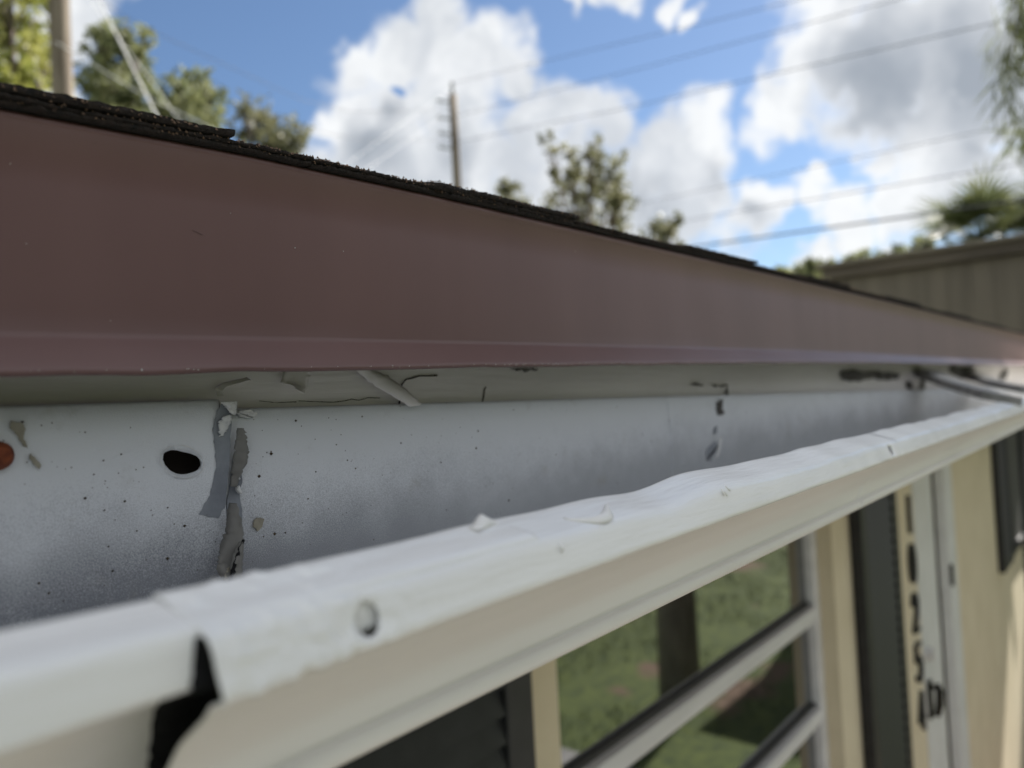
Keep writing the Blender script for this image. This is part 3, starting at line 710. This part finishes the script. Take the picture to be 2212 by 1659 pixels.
for k in range(25):
    a = 2 * math.pi * k / 24; u, w = .0086 * math.cos(a), .0060 * math.sin(a); rim.append((.1411 + u * math.cos(-.38) - w * math.sin(-.38), .2790 + .0004 * nz(k * .8), -.0156 + u * math.sin(-.38) + w * math.cos(-.38)))
B().tube(rim, [max(.00004, .00013 + .00022 * nz(k * .7, 3)) for k in range(25)], 6).build('hole_rim', M_CRUST, secL, True)
ribbon('sealant_split', px([(484, 1160, 489, 1160), (474, 1185, 480, 1188), (463, 1215, 470, 1218), (455, 1245, 464, 1246), (448, 1275, 460, 1275)], Yl), MATS['shade_and_split_black'], secL, .2776,
       lambda t, s: .0112 + .0004 * nz(t * 9), jag=.0008, seed=61, cols=2)
# rusty fixing
p = at_y(-8, 985, Yl)
B().tube([(p[0], .2795, p[2]), (p[0], .2772, p[2]), (p[0], .2755, p[2])], [.0048, .0045, .0030], 20).build('rusty_screw', M_RUST, secL, smooth=False)
# lip damage
def yl(y): return y
def lip_flap(name, pts, m):
    v = []; f = []
    for q in pts: v += q
    n = len(pts[0])
    for i in range(len(pts) - 1):
        for k in range(n - 1): a = i * n + k; f.append((a, a + 1, a + n + 1, a + n))
    o = new(name, v, f, m, secR, smooth=True); md = o.modifiers.new('t', 'SOLIDIFY'); md.thickness = .0003; return o
def lipz(x, y):
    k = keys(x, 'R'); (y0, z0), (y1, z1) = k[13], k[14]; t = (y - y0) / (y1 - y0); return z0 + (z1 - z0) * t
rows = []
for i in range(13):
    t = i / 12; x = .1445 + .016 * t; h = .0021 * math.exp(-((t - .45) / .2) ** 2) + .0006 * math.sin(3.14 * t) + .0003; rows.append([(x, .1335 + .004 * t + .0035 * u - .0012 * math.sin(3 * u), lipz(x, .1345) + h * u + .0004) for u in (0, .25, .5, .75, 1)])
lip_flap('paint_flap', rows, M_WPNT)
rows = []
for i in range(19):
    t = i / 18; x = .1785 + .026 * t; y = .1310 - .0075 * math.sin(math.pi * t ** .85) + .002 * t; wdt = .0042 * math.sin(math.pi * t) + .0003
    rows.append([(x + .001 * u, y + wdt * (u - .35), max(lipz(x, max(y + wdt * (u - .35), .1222)), -.05) + .0002 + .0013 * math.sin(math.pi * u) * math.sin(math.pi * t) - (.0016 if y + wdt * (u - .35) < .1222 else 0)) for u in (0, .2, .4, .6, .8, 1)])
lip_flap('paint_flap', rows, M_WPNT)
for (x, y, z, s) in [(.1625, .1205, -.0392, 1.0), (.2660, .1212, -.0375, 1.3), (.2685, .1215, -.0385, 1.0), (.272, .122, -.037, 1.2)]:
    B().tube([(x, y + .0006, z + .0014 * s), (x + .0005, y - .0006, z), (x + .0012, y + .0006, z - .0016 * s)], [.0002, .0006 * s, .0002], 6).build('paint_drip', M_WPNT, secR, True)
# hanger straps
def strap(a, b, w):
    a, b = Vector(a), Vector(b); d = (b - a).normalized(); s = Vector((1, 0, 0)); s = (s - d * s.dot(d)).normalized(); u = d.cross(s) * .0055; v = []
    N = 6
    for i in range(N + 1):
        p = a.lerp(b, i / N) + Vector((0, 0, .006 * math.sin(math.pi * i / N) * -.6)); v += [tuple(p - s * w - u), tuple(p + s * w - u), tuple(p + s * w + u), tuple(p - s * w + u)]
    f = [(0, 3, 2, 1), (N * 4, N * 4 + 1, N * 4 + 2, N * 4 + 3)]
    for i in range(N):
        for q in range(4): f.append((i * 4 + q, i * 4 + (q + 1) % 4, i * 4 + 4 + (q + 1) % 4, i * 4 + 4 + q))
    return gp(new('hanger_strap', v, f, M_STRAP))
strap((1.46, .286, .017), (1.16, .138, -.027), .024)
strap((1.95, .286, .008), (1.55, .138, -.026), .022)
# grit on the back wall
def specks():
    g = random.Random(5); b = B()
    for i in range(170):
        if g.random() < .2: x = g.uniform(.085, .155); z = g.uniform(-.06, .003); y = .2788
        else: x = .17 + g.random() ** 1.6 * .75; z = g.uniform(-.062, interp(x, GB) - .004); y = .2824
        if -.028 < z < -.005 and .13 < x < .153: continue
        r = g.choice([.0002, .0002, .0003, .0003, .0004, .0006]) * g.uniform(.7, 1.2); q = len(b.v)
        b.v += [(x + r * 1.3, y, z), (x, y, z + r), (x - r * 1.2, y, z + r * .2), (x - r * .2, y, z - r * 1.1), (x + r * .1, y - r, z)]
        b.f += [(q, q + 1, q + 4), (q + 1, q + 2, q + 4), (q + 2, q + 3, q + 4), (q + 3, q, q + 4)]
    o = gp(b.build('dirt_specks', M_SPECK)); o['kind'] = 'stuff'
specks()

# ------------------------------------------------------------------ neighbouring board building
def neighbour():
    X = 9.0; y0, y1 = -1.6, 2.66; top = 1.385
    e = empty('board_building', (X + 2, .5, GZ), 'weathered grey building clad in vertical boards beyond the roof', 'building')
    inv = Matrix.Translation((X + 2, .5, GZ)).inverted()
    def ep(o): o.parent = e; o.matrix_parent_inverse = inv; return o
    ms = [mat('weathered_board_%d' % i, (.075 + .015 * i, .068 + .014 * i, .059 + .012 * i), (.115 + .015 * i, .105 + .014 * i, .09 + .012 * i), rough=.85, scale=2.2, stretch=(1, 3, .25), detail=6, bump=.3, bscale=20) for i in range(3)]
    ep(B().box(X + .03, X + 5, y0, y1, GZ, top - .02).build('wall', ms[0]))
    bw = .205; k = 0; y = y0; mes = {}
    while y < y1 - .02:
        w = min(bw, y1 - y); i = 1
        bb = B().box(X + rng.uniform(-.002, .002), X + .0295, y + .0008, y + w - .0008, GZ + .1, top - .19)
        ep(bevel(bb.build('board', ms[i]), .0015)); y += w
    mf = mat('weathered_fascia', (.06, .052, .045), (.10, .088, .075), rough=.85, scale=4, stretch=(1, .3, 4))
    ep(bevel(B().box(X - .10, X + .029, y0 - .1, y1 + .05, top - .17, top - .045).build('fascia', mf), .006))
    ep(bevel(B().box(X - .16, X + 5.1, y0 - .16, y1 + .1, top - .044, top).build('roof', ms[2]), .006))
neighbour()

# ------------------------------------------------------------------ poles and wires
M_POLE = mat('pole_wood', (.10, .075, .055), (.24, .20, .155), rough=.9, scale=7, stretch=(1, 1, .12), bump=.6, bscale=30)
M_WIRE = mat('black_cable', (.03, .03, .032), rough=.6)
M_WWIRE = mat('pale_cable', (.75, .74, .72), rough=.4)
M_INS = mat('grey_insulator', (.22, .23, .24), rough=.35)
def pole(base, topz, r, label, ins):
    e = empty('utility_pole', base, label, 'utility pole')
    h = topz - GZ
    def P(o): o.parent = e; return o
    P(B().tube([(0, 0, h * k / 8) for k in range(9)], [r * (1.15 - .3 * k / 8) for k in range(9)], 14).build('pole', M_POLE, None, True))
    for (z, side) in ins:
        b = B(); zz = z - GZ; d = side
        b.tube([d * (r * .6), d * (r + .20) + Vector((0, 0, .06))], .028, 8); 
        for q in range(4): b.tube([d * (r + .20 + .04 * q) + Vector((0, 0, .06 + .012 * q)), d * (r + .225 + .04 * q) + Vector((0, 0, .067 + .012 * q))], [.055, .045], 10)
        b.v = [(a, bb, c + zz) for a, bb, c in b.v]
        P(b.build('insulator', M_INS))
    return e
pb = at_d(126, 100, 12); pole((pb[0] + .02, pb[1] - .03, GZ), 10.5, .14, 'thick wooden utility pole rising beside the yellow-green tree', [])
FD = 22; pf = at_d(977, 190, FD); ztop = at_d(975, 205, FD)[2]
left = Vector((-MW[0][0] * 1, -MW[1][0], 0)).normalized()
fz = lambda y: at_d(975, y, FD)[2]
fp = pole((pf[0], pf[1], GZ), ztop, .135, 'slim dark utility pole with side insulators among the clouds', [(fz(y), left) for y in (222, 258, 291, 322)])
o = B().tube([(0, 0, ztop - GZ - .3), (0, 0, fz(178) - GZ)], .05, 8).build('pole_top_pin', M_INS, fp)
def wire(pts, r, label, m=None, sag=0.0, name='power_line', cat='power line', group='power lines'):
    P = [Vector(at_d(x, y, d)) for x, y, d in pts]; Q = []
    for i in range(len(P) - 1):
        for k in range(14):
            t = k / 14; Q.append(P[i].lerp(P[i + 1], t) - Vector((0, 0, sag * 4 * t * (1 - t))))
    Q.append(P[-1])
    tag(B().tube(Q, r, 6).build(name, m or M_WIRE, None, True), label, cat, group)
wire([(976, 180, FD), (1536, 46, 15), (1800, -20, 12.5)], .006, 'thin power line from the tip of the slim pole, highest of those running right')
wire([(972, 254, FD), (1382, 148, 17), (1933, 0, 12), (2100, -46, 11)], .0065, 'power line leaving the slim pole just below the topmost one')
wire([(972, 310, FD), (1382, 227, 17), (2141, 51, 11), (2330, 5, 10)], .007, 'power line third down on the slim pole, crossing the grey cloud')
wire([(972, 372, FD + 1), (1040, 508, FD + 1)][:0] or [(1200, 490, 21), (1382, 440, 18), (2146, 278, 12), (2330, 235, 11)], .005, 'power line passing low behind the round bushy tree')
wire([(1200, 520, 22), (1466, 479, 18), (2188, 357, 12), (2330, 332, 11)], .007, 'power line just above the thick cable near the fan palm')
wire([(1380, 551, 20), (1535, 528, 18), (1960, 468, 14), (2330, 415, 12)], .020, 'thick blue-grey cable bundle running behind the fan palm')
wire([(150, -40, 15), (306, 57, 15), (650, 215, 17), (760, 242, 19), (972, 236, FD)], .005, 'slack line reaching the slim pole over the blue gap')
wire([(520, 215, 15), (640, 275, 17), (790, 304, 19), (972, 300, FD)], .005, 'lower slack line reaching the slim pole past the last green treetop')
wire([(979, 188, FD), (749, 354, 16), (690, 397, 14.5)], .0022, 'pale wire from the pole tip down to the left', M_WWIRE, name='pale_wire', cat='wire', group='pale wires of the slim pole')  # thin pale line leaving the pole to the left, far end free
wire([(966, 245, FD), (794, 365, 17), (740, 402, 16)], .0022, 'pale wire below the one from the pole tip', M_WWIRE, name='pale_wire', cat='wire', group='pale wires of the slim pole')
wire([(195, -40, 7.5), (344, 262, 5.6), (474, 332, 5.0)], .0065, 'bright pale service cable dropping steeply past the dark green tree', M_WWIRE, name='service_cable', cat='cable', group='service cables over the roof')
wire([(150, -60, 8), (333, 184, 6.2), (398, 276, 5.6), (474, 332, 5.0)], .0028, 'faint thin service cable beside the bright one', M_WWIRE, name='service_cable', cat='cable', group='service cables over the roof')
wire([(120, 90, 9), (306, 203, 7), (476, 287, 5.6), (474, 332, 5.0)], .0035, 'pale service cable sloping gently in front of the treetops', M_WWIRE, name='service_cable', cat='cable', group='service cables over the roof')

mp_ = at_d(474, 332, 5.0)
tag(B().tube([(mp_[0], mp_[1], .55), (mp_[0], mp_[1], mp_[2] + .03)], .022, 12).build('service_mast', M_STRAP, None, True), 'grey metal service mast on the roof holding the pale cables', 'mast')

# ------------------------------------------------------------------ trees
M_BARK = mat('bark', (.06, .045, .035), (.15, .12, .10), rough=.95, scale=12, stretch=(1, 1, .25), bump=.8, bscale=25, bdist=.02)
def leaf_mat(name, a, b):
    m = mat(name, a, b, rough=.55, scale=1.3, detail=3, spec=.35)
    nt = m.node_tree; bs = nt.nodes['Principled BSDF']
    bs.inputs['Transmission Weight'].default_value = 0
    tr = nt.nodes.new('ShaderNodeBsdfTranslucent'); mx = nt.nodes.new('ShaderNodeMixShader'); mx.inputs[0].default_value = .45
    nt.links.new(bs.inputs['Base Color'].links[0].from_socket, tr.inputs[0])
    out = nt.nodes['Material Output']; nt.links.new(bs.outputs[0], mx.inputs[1]); nt.links.new(tr.outputs[0], mx.inputs[2]); nt.links.new(mx.outputs[0], out.inputs[0])
    return m
LM = [leaf_mat('leaf_yellow_green', (.20, .22, .05), (.42, .41, .13)), leaf_mat('leaf_dark_green', (.12, .14, .07), (.25, .26, .125)),
      leaf_mat('leaf_olive', (.105, .11, .065), (.21, .205, .115)), leaf_mat('needle_green', (.10, .125, .055), (.20, .215, .10))]
def leaves(pts, dirs, L, W, g):
    """pts Nx3 numpy, one pointed quad per leaf"""
    n = len(pts); r = np.random.RandomState(g)
    d = dirs / (np.linalg.norm(dirs, axis=1)[:, None] + 1e-9); q = r.normal(size=(n, 3)); s = np.cross(d, q); s /= np.linalg.norm(s, axis=1)[:, None] + 1e-9
    l = L * r.uniform(.6, 1.3, (n, 1)); w = W * r.uniform(.6, 1.3, (n, 1))
    V = np.stack([pts, pts + d * l * .5 + s * w, pts + d * l, pts + d * l * .5 - s * w], axis=1).reshape(-1, 3)
    F = np.arange(4 * n).reshape(-1, 4)
    return V, F
def fast_mesh(name, V, F, m, parent):
    me = bpy.data.meshes.new(name); me.vertices.add(len(V)); me.vertices.foreach_set('co', V.astype(np.float32).ravel())
    me.loops.add(F.size); me.loops.foreach_set('vertex_index', F.astype(np.int32).ravel())
    me.polygons.add(len(F)); me.polygons.foreach_set('loop_start', np.arange(0, F.size, 4, dtype=np.int32))
    me.materials.append(m); me.update(); me.validate()
    o = bpy.data.objects.new(name, me); col.objects.link(o); o.parent = parent; return o
def tree(pxc, d, blobs, label, mi, n, L, seed, tr=.16, group=None, name='tree', spread=.8):
    """blobs: (px, py, radius px) clumps of the crown measured on the photograph; d = distance of the trunk"""
    yb_ = max(b[1] + b[2] * .4 for b in blobs); wd_ = (max(b[0] + b[2] for b in blobs) - min(b[0] - b[2] for b in blobs)) / 2; xm_ = sum(b[0] for b in blobs) / len(blobs)
    low_ = [(xm_ - wd_ * .5, yb_ + wd_ * .25, wd_ * .5), (xm_ + wd_ * .5, yb_ + wd_ * .3, wd_ * .5), (xm_, yb_ + wd_ * .7, wd_ * .55)]     # the crown goes on below the roof line
    n = int(n * (1 + sum(b[2] ** 2 for b in low_) / sum(b[2] ** 2 for b in blobs))); blobs = list(blobs) + low_
    base = at_d(pxc[0], pxc[1], d); e = empty(name, (base[0], base[1], GZ), label, 'tree', group)
    r = np.random.RandomState(seed); pts = []; dr = []; lim = []
    tot = sum(b[2] ** 2 for b in blobs)
    for (x, y, rp) in blobs:
        dd = d * (1 + r.uniform(-.05, .05)); c = at_d(x, y, dd); dep = -(MW.T @ c)[2]; rad = rp / FPX * dep
        lim.append((c, rad)); k = int(n * rp ** 2 / tot)
        sub = max(6, k // 11); sc_ = r.normal(size=(sub, 3)); sc_ /= np.linalg.norm(sc_, axis=1)[:, None]; sc_ *= (r.uniform(0, 1, (sub, 1)) ** .55) * rad * 1.2
        for q in sc_:
            m = r.poisson(11 * r.uniform(.3, 1.7)); v = r.normal(size=(m, 3)) * rad * .15 * spread + c + q
            pts.append(v); dr.append(r.normal(size=(m, 3)) + q / rad * .8 + np.array([0, 0, -.3]))
    pts = np.concatenate(pts); dr = np.concatenate(dr)
    V, F = leaves(pts, dr, L * .85, L * .24, seed); V = V - np.array([base[0], base[1], GZ])
    fast_mesh('crown', V, F, LM[mi], e)
    top = max(c[2] for c, _ in lim) - GZ; low = min(c[2] - q for c, q in lim) - GZ
    b = B(); fork = max(low * .8, top * .35)
    b.tube([(0, 0, 0), (.05, .03, fork * .5), (0, 0, fork)], [tr * 1.2, tr, tr * .8], 10)
    for c, q in lim:
        p = Vector(c - np.array([base[0], base[1], GZ])); mid = Vector((p.x * .4, p.y * .4, fork + (p.z - fork) * .45))
        b.tube([(0, 0, fork * .97), mid, p], [tr * .6, tr * .35, tr * .1], 7)
        for k in range(5):
            u = Vector(r.normal(size=3)); u.normalize(); b.tube([mid.lerp(p, .6), p + u * q * .8], [tr * .16, tr * .05], 5)
    b.build('trunk', M_BARK, e, True)
TG = 'broadleaf trees beyond the roof'
tree((30, 100), 17, [(20, 60, 70), (70, 30, 60), (-60, 80, 90), (40, 150, 70), (95, 110, 45), (-20, 190, 80), (60, 200, 60), (20, -60, 90), (-90, -20, 90)], 'tall yellow-green leafy tree behind the thick wooden pole', 0, 2700, .24, 1, .2, TG)
tree((250, 140), 24, [(265, 85, 45), (230, 130, 45), (285, 150, 42), (240, 200, 55), (200, 230, 45), (290, 215, 40), (300, 90, 25), (215, 70, 20)], 'tall dark green tree crossed by the bright service cable', 1, 2500, .30, 2, .18, TG)
tree((410, 220), 26, [(400, 190, 36), (440, 190, 32), (385, 230, 42), (440, 240, 42), (410, 270, 50), (350, 240, 28)], 'rounded green tree next to the tall dark one', 1, 1900, .30, 3, .16, TG)
tree((575, 280), 24, [(560, 260, 40), (540, 290, 40), (600, 290, 45), (635, 310, 36), (580, 330, 45), (530, 240, 20)], 'low olive treetop nearest the big central cloud', 2, 1700, .28, 4, .15, TG)
tree((1265, 420), 18, [(1270, 330, 40), (1230, 370, 40), (1315, 375, 42), (1260, 420, 55), (1205, 440, 35), (1330, 430, 40), (1290, 480, 60), (1230, 500, 50), (1345, 500, 30), (1190, 320, 22)], 'round bushy tree with sky showing through, beside the slim pole', 2, 1500, .24, 5, .15, TG)
tree((1110, 430), 21, [(1105, 410, 18), (1110, 440, 24), (1125, 465, 24), (1092, 400, 9)], 'small thin treetop between the slim pole and the bushy tree', 2, 420, .24, 6, .1, TG)
tree((1440, 520), 20, [(1440, 490, 22), (1425, 515, 26), (1460, 480, 12), (1440, 545, 34)], 'small wispy treetop past the bushy tree', 2, 480, .24, 7, .1, TG)
tree((1730, 590), 19, [(1700, 598, 18), (1735, 590, 18), (1765, 586, 18), (1790, 586, 22), (1680, 612, 18)], 'sunlit low green treetop behind the board building corner', 1, 900, .26, 8, .12, TG)
tree((1880, 575), 20, [(1840, 578, 14), (1890, 566, 12), (1940, 556, 16), (1990, 540, 18)], 'green treetop peeping over the board building roof', 1, 700, .26, 18, .12, TG)

def sky_block_tree(x, y, h, r0, label, mi, seed):  # unseen trees added behind the camera to block low sky light
    e = empty('sky_block_tree', (x, y, GZ), label, 'tree', 'added sky-blocking trees'); r = np.random.RandomState(seed); pts = []; dr = []; b = B()
    b.tube([(0, 0, 0), (.08, .05, h * .3), (0, 0, h * .62)], [.2, .15, .08], 10)
    for i in range(95):
        u = r.normal(size=3); u /= np.linalg.norm(u); c = np.array([0, 0, h * .56]) + u * np.array([r0, r0, h * .40]) * r.uniform(0, 1) ** .4
        k = r.poisson(26); pts.append(r.normal(size=(k, 3)) * .30 + c); dr.append(r.normal(size=(k, 3)) + u)
        if i % 6 == 0: b.tube([(0, 0, h * .3), Vector(c) * .5 + Vector((0, 0, h * .2)), tuple(c)], [.07, .04, .012], 6)
    V, F = leaves(np.concatenate(pts), np.concatenate(dr), .34, .10, seed); fast_mesh('crown', V, F, LM[mi], e); b.build('trunk', M_BARK, e, True)
for i, (x, y, h, lab) in enumerate([(-6.2, -9.4, 7.2, 'unseen broad dark sky-blocking tree farthest from the board building'), (-2.9, -10.0, 6.6, 'unseen round sky-blocking tree second along the added row'), (.4, -9.3, 7.4, 'unseen tallest sky-blocking tree straight across from the window'),
                                    (3.6, -10.1, 6.8, 'unseen leafy sky-blocking tree across from the house number'), (6.9, -9.6, 7.0, 'unseen spreading sky-blocking tree across from the far shutters'), (10.2, -10.2, 6.5, 'unseen small sky-blocking tree at the lawn end by the board building')]):
    sky_block_tree(x, y, h, 1.9, lab, 1 if i % 2 else 2, 40 + i)

def fan_palm(pc, d, label):
    c = at_d(pc[0], pc[1], d); e = empty('fan_palm', (c[0], c[1], GZ), label, 'palm tree'); g = random.Random(4); np.random.seed(4)
    h = c[2] - GZ
    B().tube([(0, 0, h * k / 6) for k in range(7)], [.17, .15, .14, .14, .14, .15, .13], 12).build('trunk', M_BARK, e, True)
    fm = leaf_mat('palm_frond', (.045, .06, .028), (.12, .13, .055))
    for i in range(30):
        az = g.uniform(0, 6.283); el = g.uniform(-.55, 1.25); L = g.uniform(.85, 1.2)
        d0 = Vector((math.cos(az) * math.cos(el), math.sin(az) * math.cos(el), math.sin(el))); o = Vector((0, 0, h))
        hub = o + d0 * L * .62 + Vector((0, 0, -.05)); side = d0.cross(Vector((0, 0, 1))).normalized(); up = side.cross(d0)
        b = B(); b.tube([o, hub], [.018, .010], 5)
        for k in range(17):
            a = -1.6 + 3.2 * k / 16; dd = (d0 * math.cos(a) + side * math.sin(a) + up * (.18 * math.cos(a * 2))).normalized(); LL = L * (.72 - .12 * abs(a)) * g.uniform(.9, 1.08); w = .026
            s = dd.cross(up).normalized() * w; tip = hub + dd * LL + Vector((0, 0, -.10 * LL - .06 * g.random())); mid = hub + dd * LL * .5; q = len(b.v)
            b.v += [tuple(hub - s * .25), tuple(hub + s * .25), tuple(mid + s), tuple(mid - s), tuple(tip + s * .15), tuple(tip - s * .15)]
            b.f += [(q, q + 1, q + 2, q + 3), (q + 3, q + 2, q + 4, q + 5)]
        b.build('frond', fm, e)
fan_palm((2110, 520), 15.5, 'fan palm with spiky green fronds above the board building')
fan_palm((2240, 515), 16.5, 'darker fan palm crowding the spiky one over the board building')

def pine():
    bx, by = 5.45, -1.52; e = empty('australian_pine', (bx, by, GZ), 'drooping needle-leaved pine standing on the lawn in front of the house', 'tree')
    r = np.random.RandomState(9); cc = np.array([.0, 0, 0]) + np.array(S) * 8.6
    b = B(); top = Vector((cc[0] - bx, cc[1] - by, cc[2] - GZ + 1.2))
    b.tube([(0, 0, 0), (.03, 0, 2), tuple(Vector((top.x * .35, top.y * .35, 4.2))), tuple(Vector((top.x * .75, top.y * .75, 6.6))), tuple(top)], [.17, .145, .12, .09, .03], 12)
    P = []; D = []
    def spray(c, rad, k, droop=.9):
        v = r.normal(size=(k, 3)) * rad + c; P.append(v); dd = r.normal(size=(k, 3)) * .55; dd[:, 2] -= droop; D.append(dd)
    axis = np.array(S)
    for i in range(330):                                    # crown
        u = r.normal(size=3); u /= np.linalg.norm(u); rad = r.uniform(0, 1) ** .5
        c = cc + u * np.array([1.65, 1.75, 1.45]) * rad
        lat = c - np.dot(c, axis) * axis
        spray(c, .24, int(r.uniform(45, 100)))
        if i % 5 == 0:
            p = Vector(c - np.array([bx, by, GZ])); s0 = Vector((top.x * .8, top.y * .8, 0)); s0.z = max(3.9, min(p.z - .5, 7.4)); f = (s0.z - 4.2) / 4.5; s0.x = top.x * (.35 + .55 * f); s0.y = top.y * (.35 + .55 * f)
            b.tube([s0, s0.lerp(p, .5) + Vector((0, 0, .15)), p], [.04, .025, .008], 6)
    # the low branch hanging into view
    root = np.array([cc[0], cc[1] + .6, cc[2] - .6])
    for i in range(22):
        x, y = r.uniform(2165, 2330), r.uniform(-80, 200); 
        if x < 2185 and y > 150: continue
        tip = at_d(x, y, r.uniform(6.6, 7.6)); 
        b.tube([Vector(root - [bx, by, GZ]), Vector((root * .35 + tip * .65) - [bx, by, GZ]) + Vector((0, 0, .25)), Vector(tip - [bx, by, GZ])], [.03, .015, .004], 5)
        for q in range(5): spray(tip + np.array([0, 0, .12 - .10 * q]), .05, 8, 1.5)
    for i in range(16):
        tip = at_d(r.uniform(2195, 2330), r.uniform(200, 290), r.uniform(6.6, 7.6)); spray(tip, .07, 22, 1.4)
    P = np.concatenate(P); D = np.concatenate(D); V, F = leaves(P, D, .30, .0085, 3)
    big, = np.nonzero(np.arange(len(P)) >= 0)
    V = V - np.array([bx, by, GZ]); fast_mesh('crown', V, F, LM[3], e); b.build('trunk', mat('pale_bark', (.13, .115, .10), (.26, .24, .21), rough=.95, scale=12, stretch=(1, 1, .25), bump=.8, bscale=25, bdist=.02), e, True)
pine()
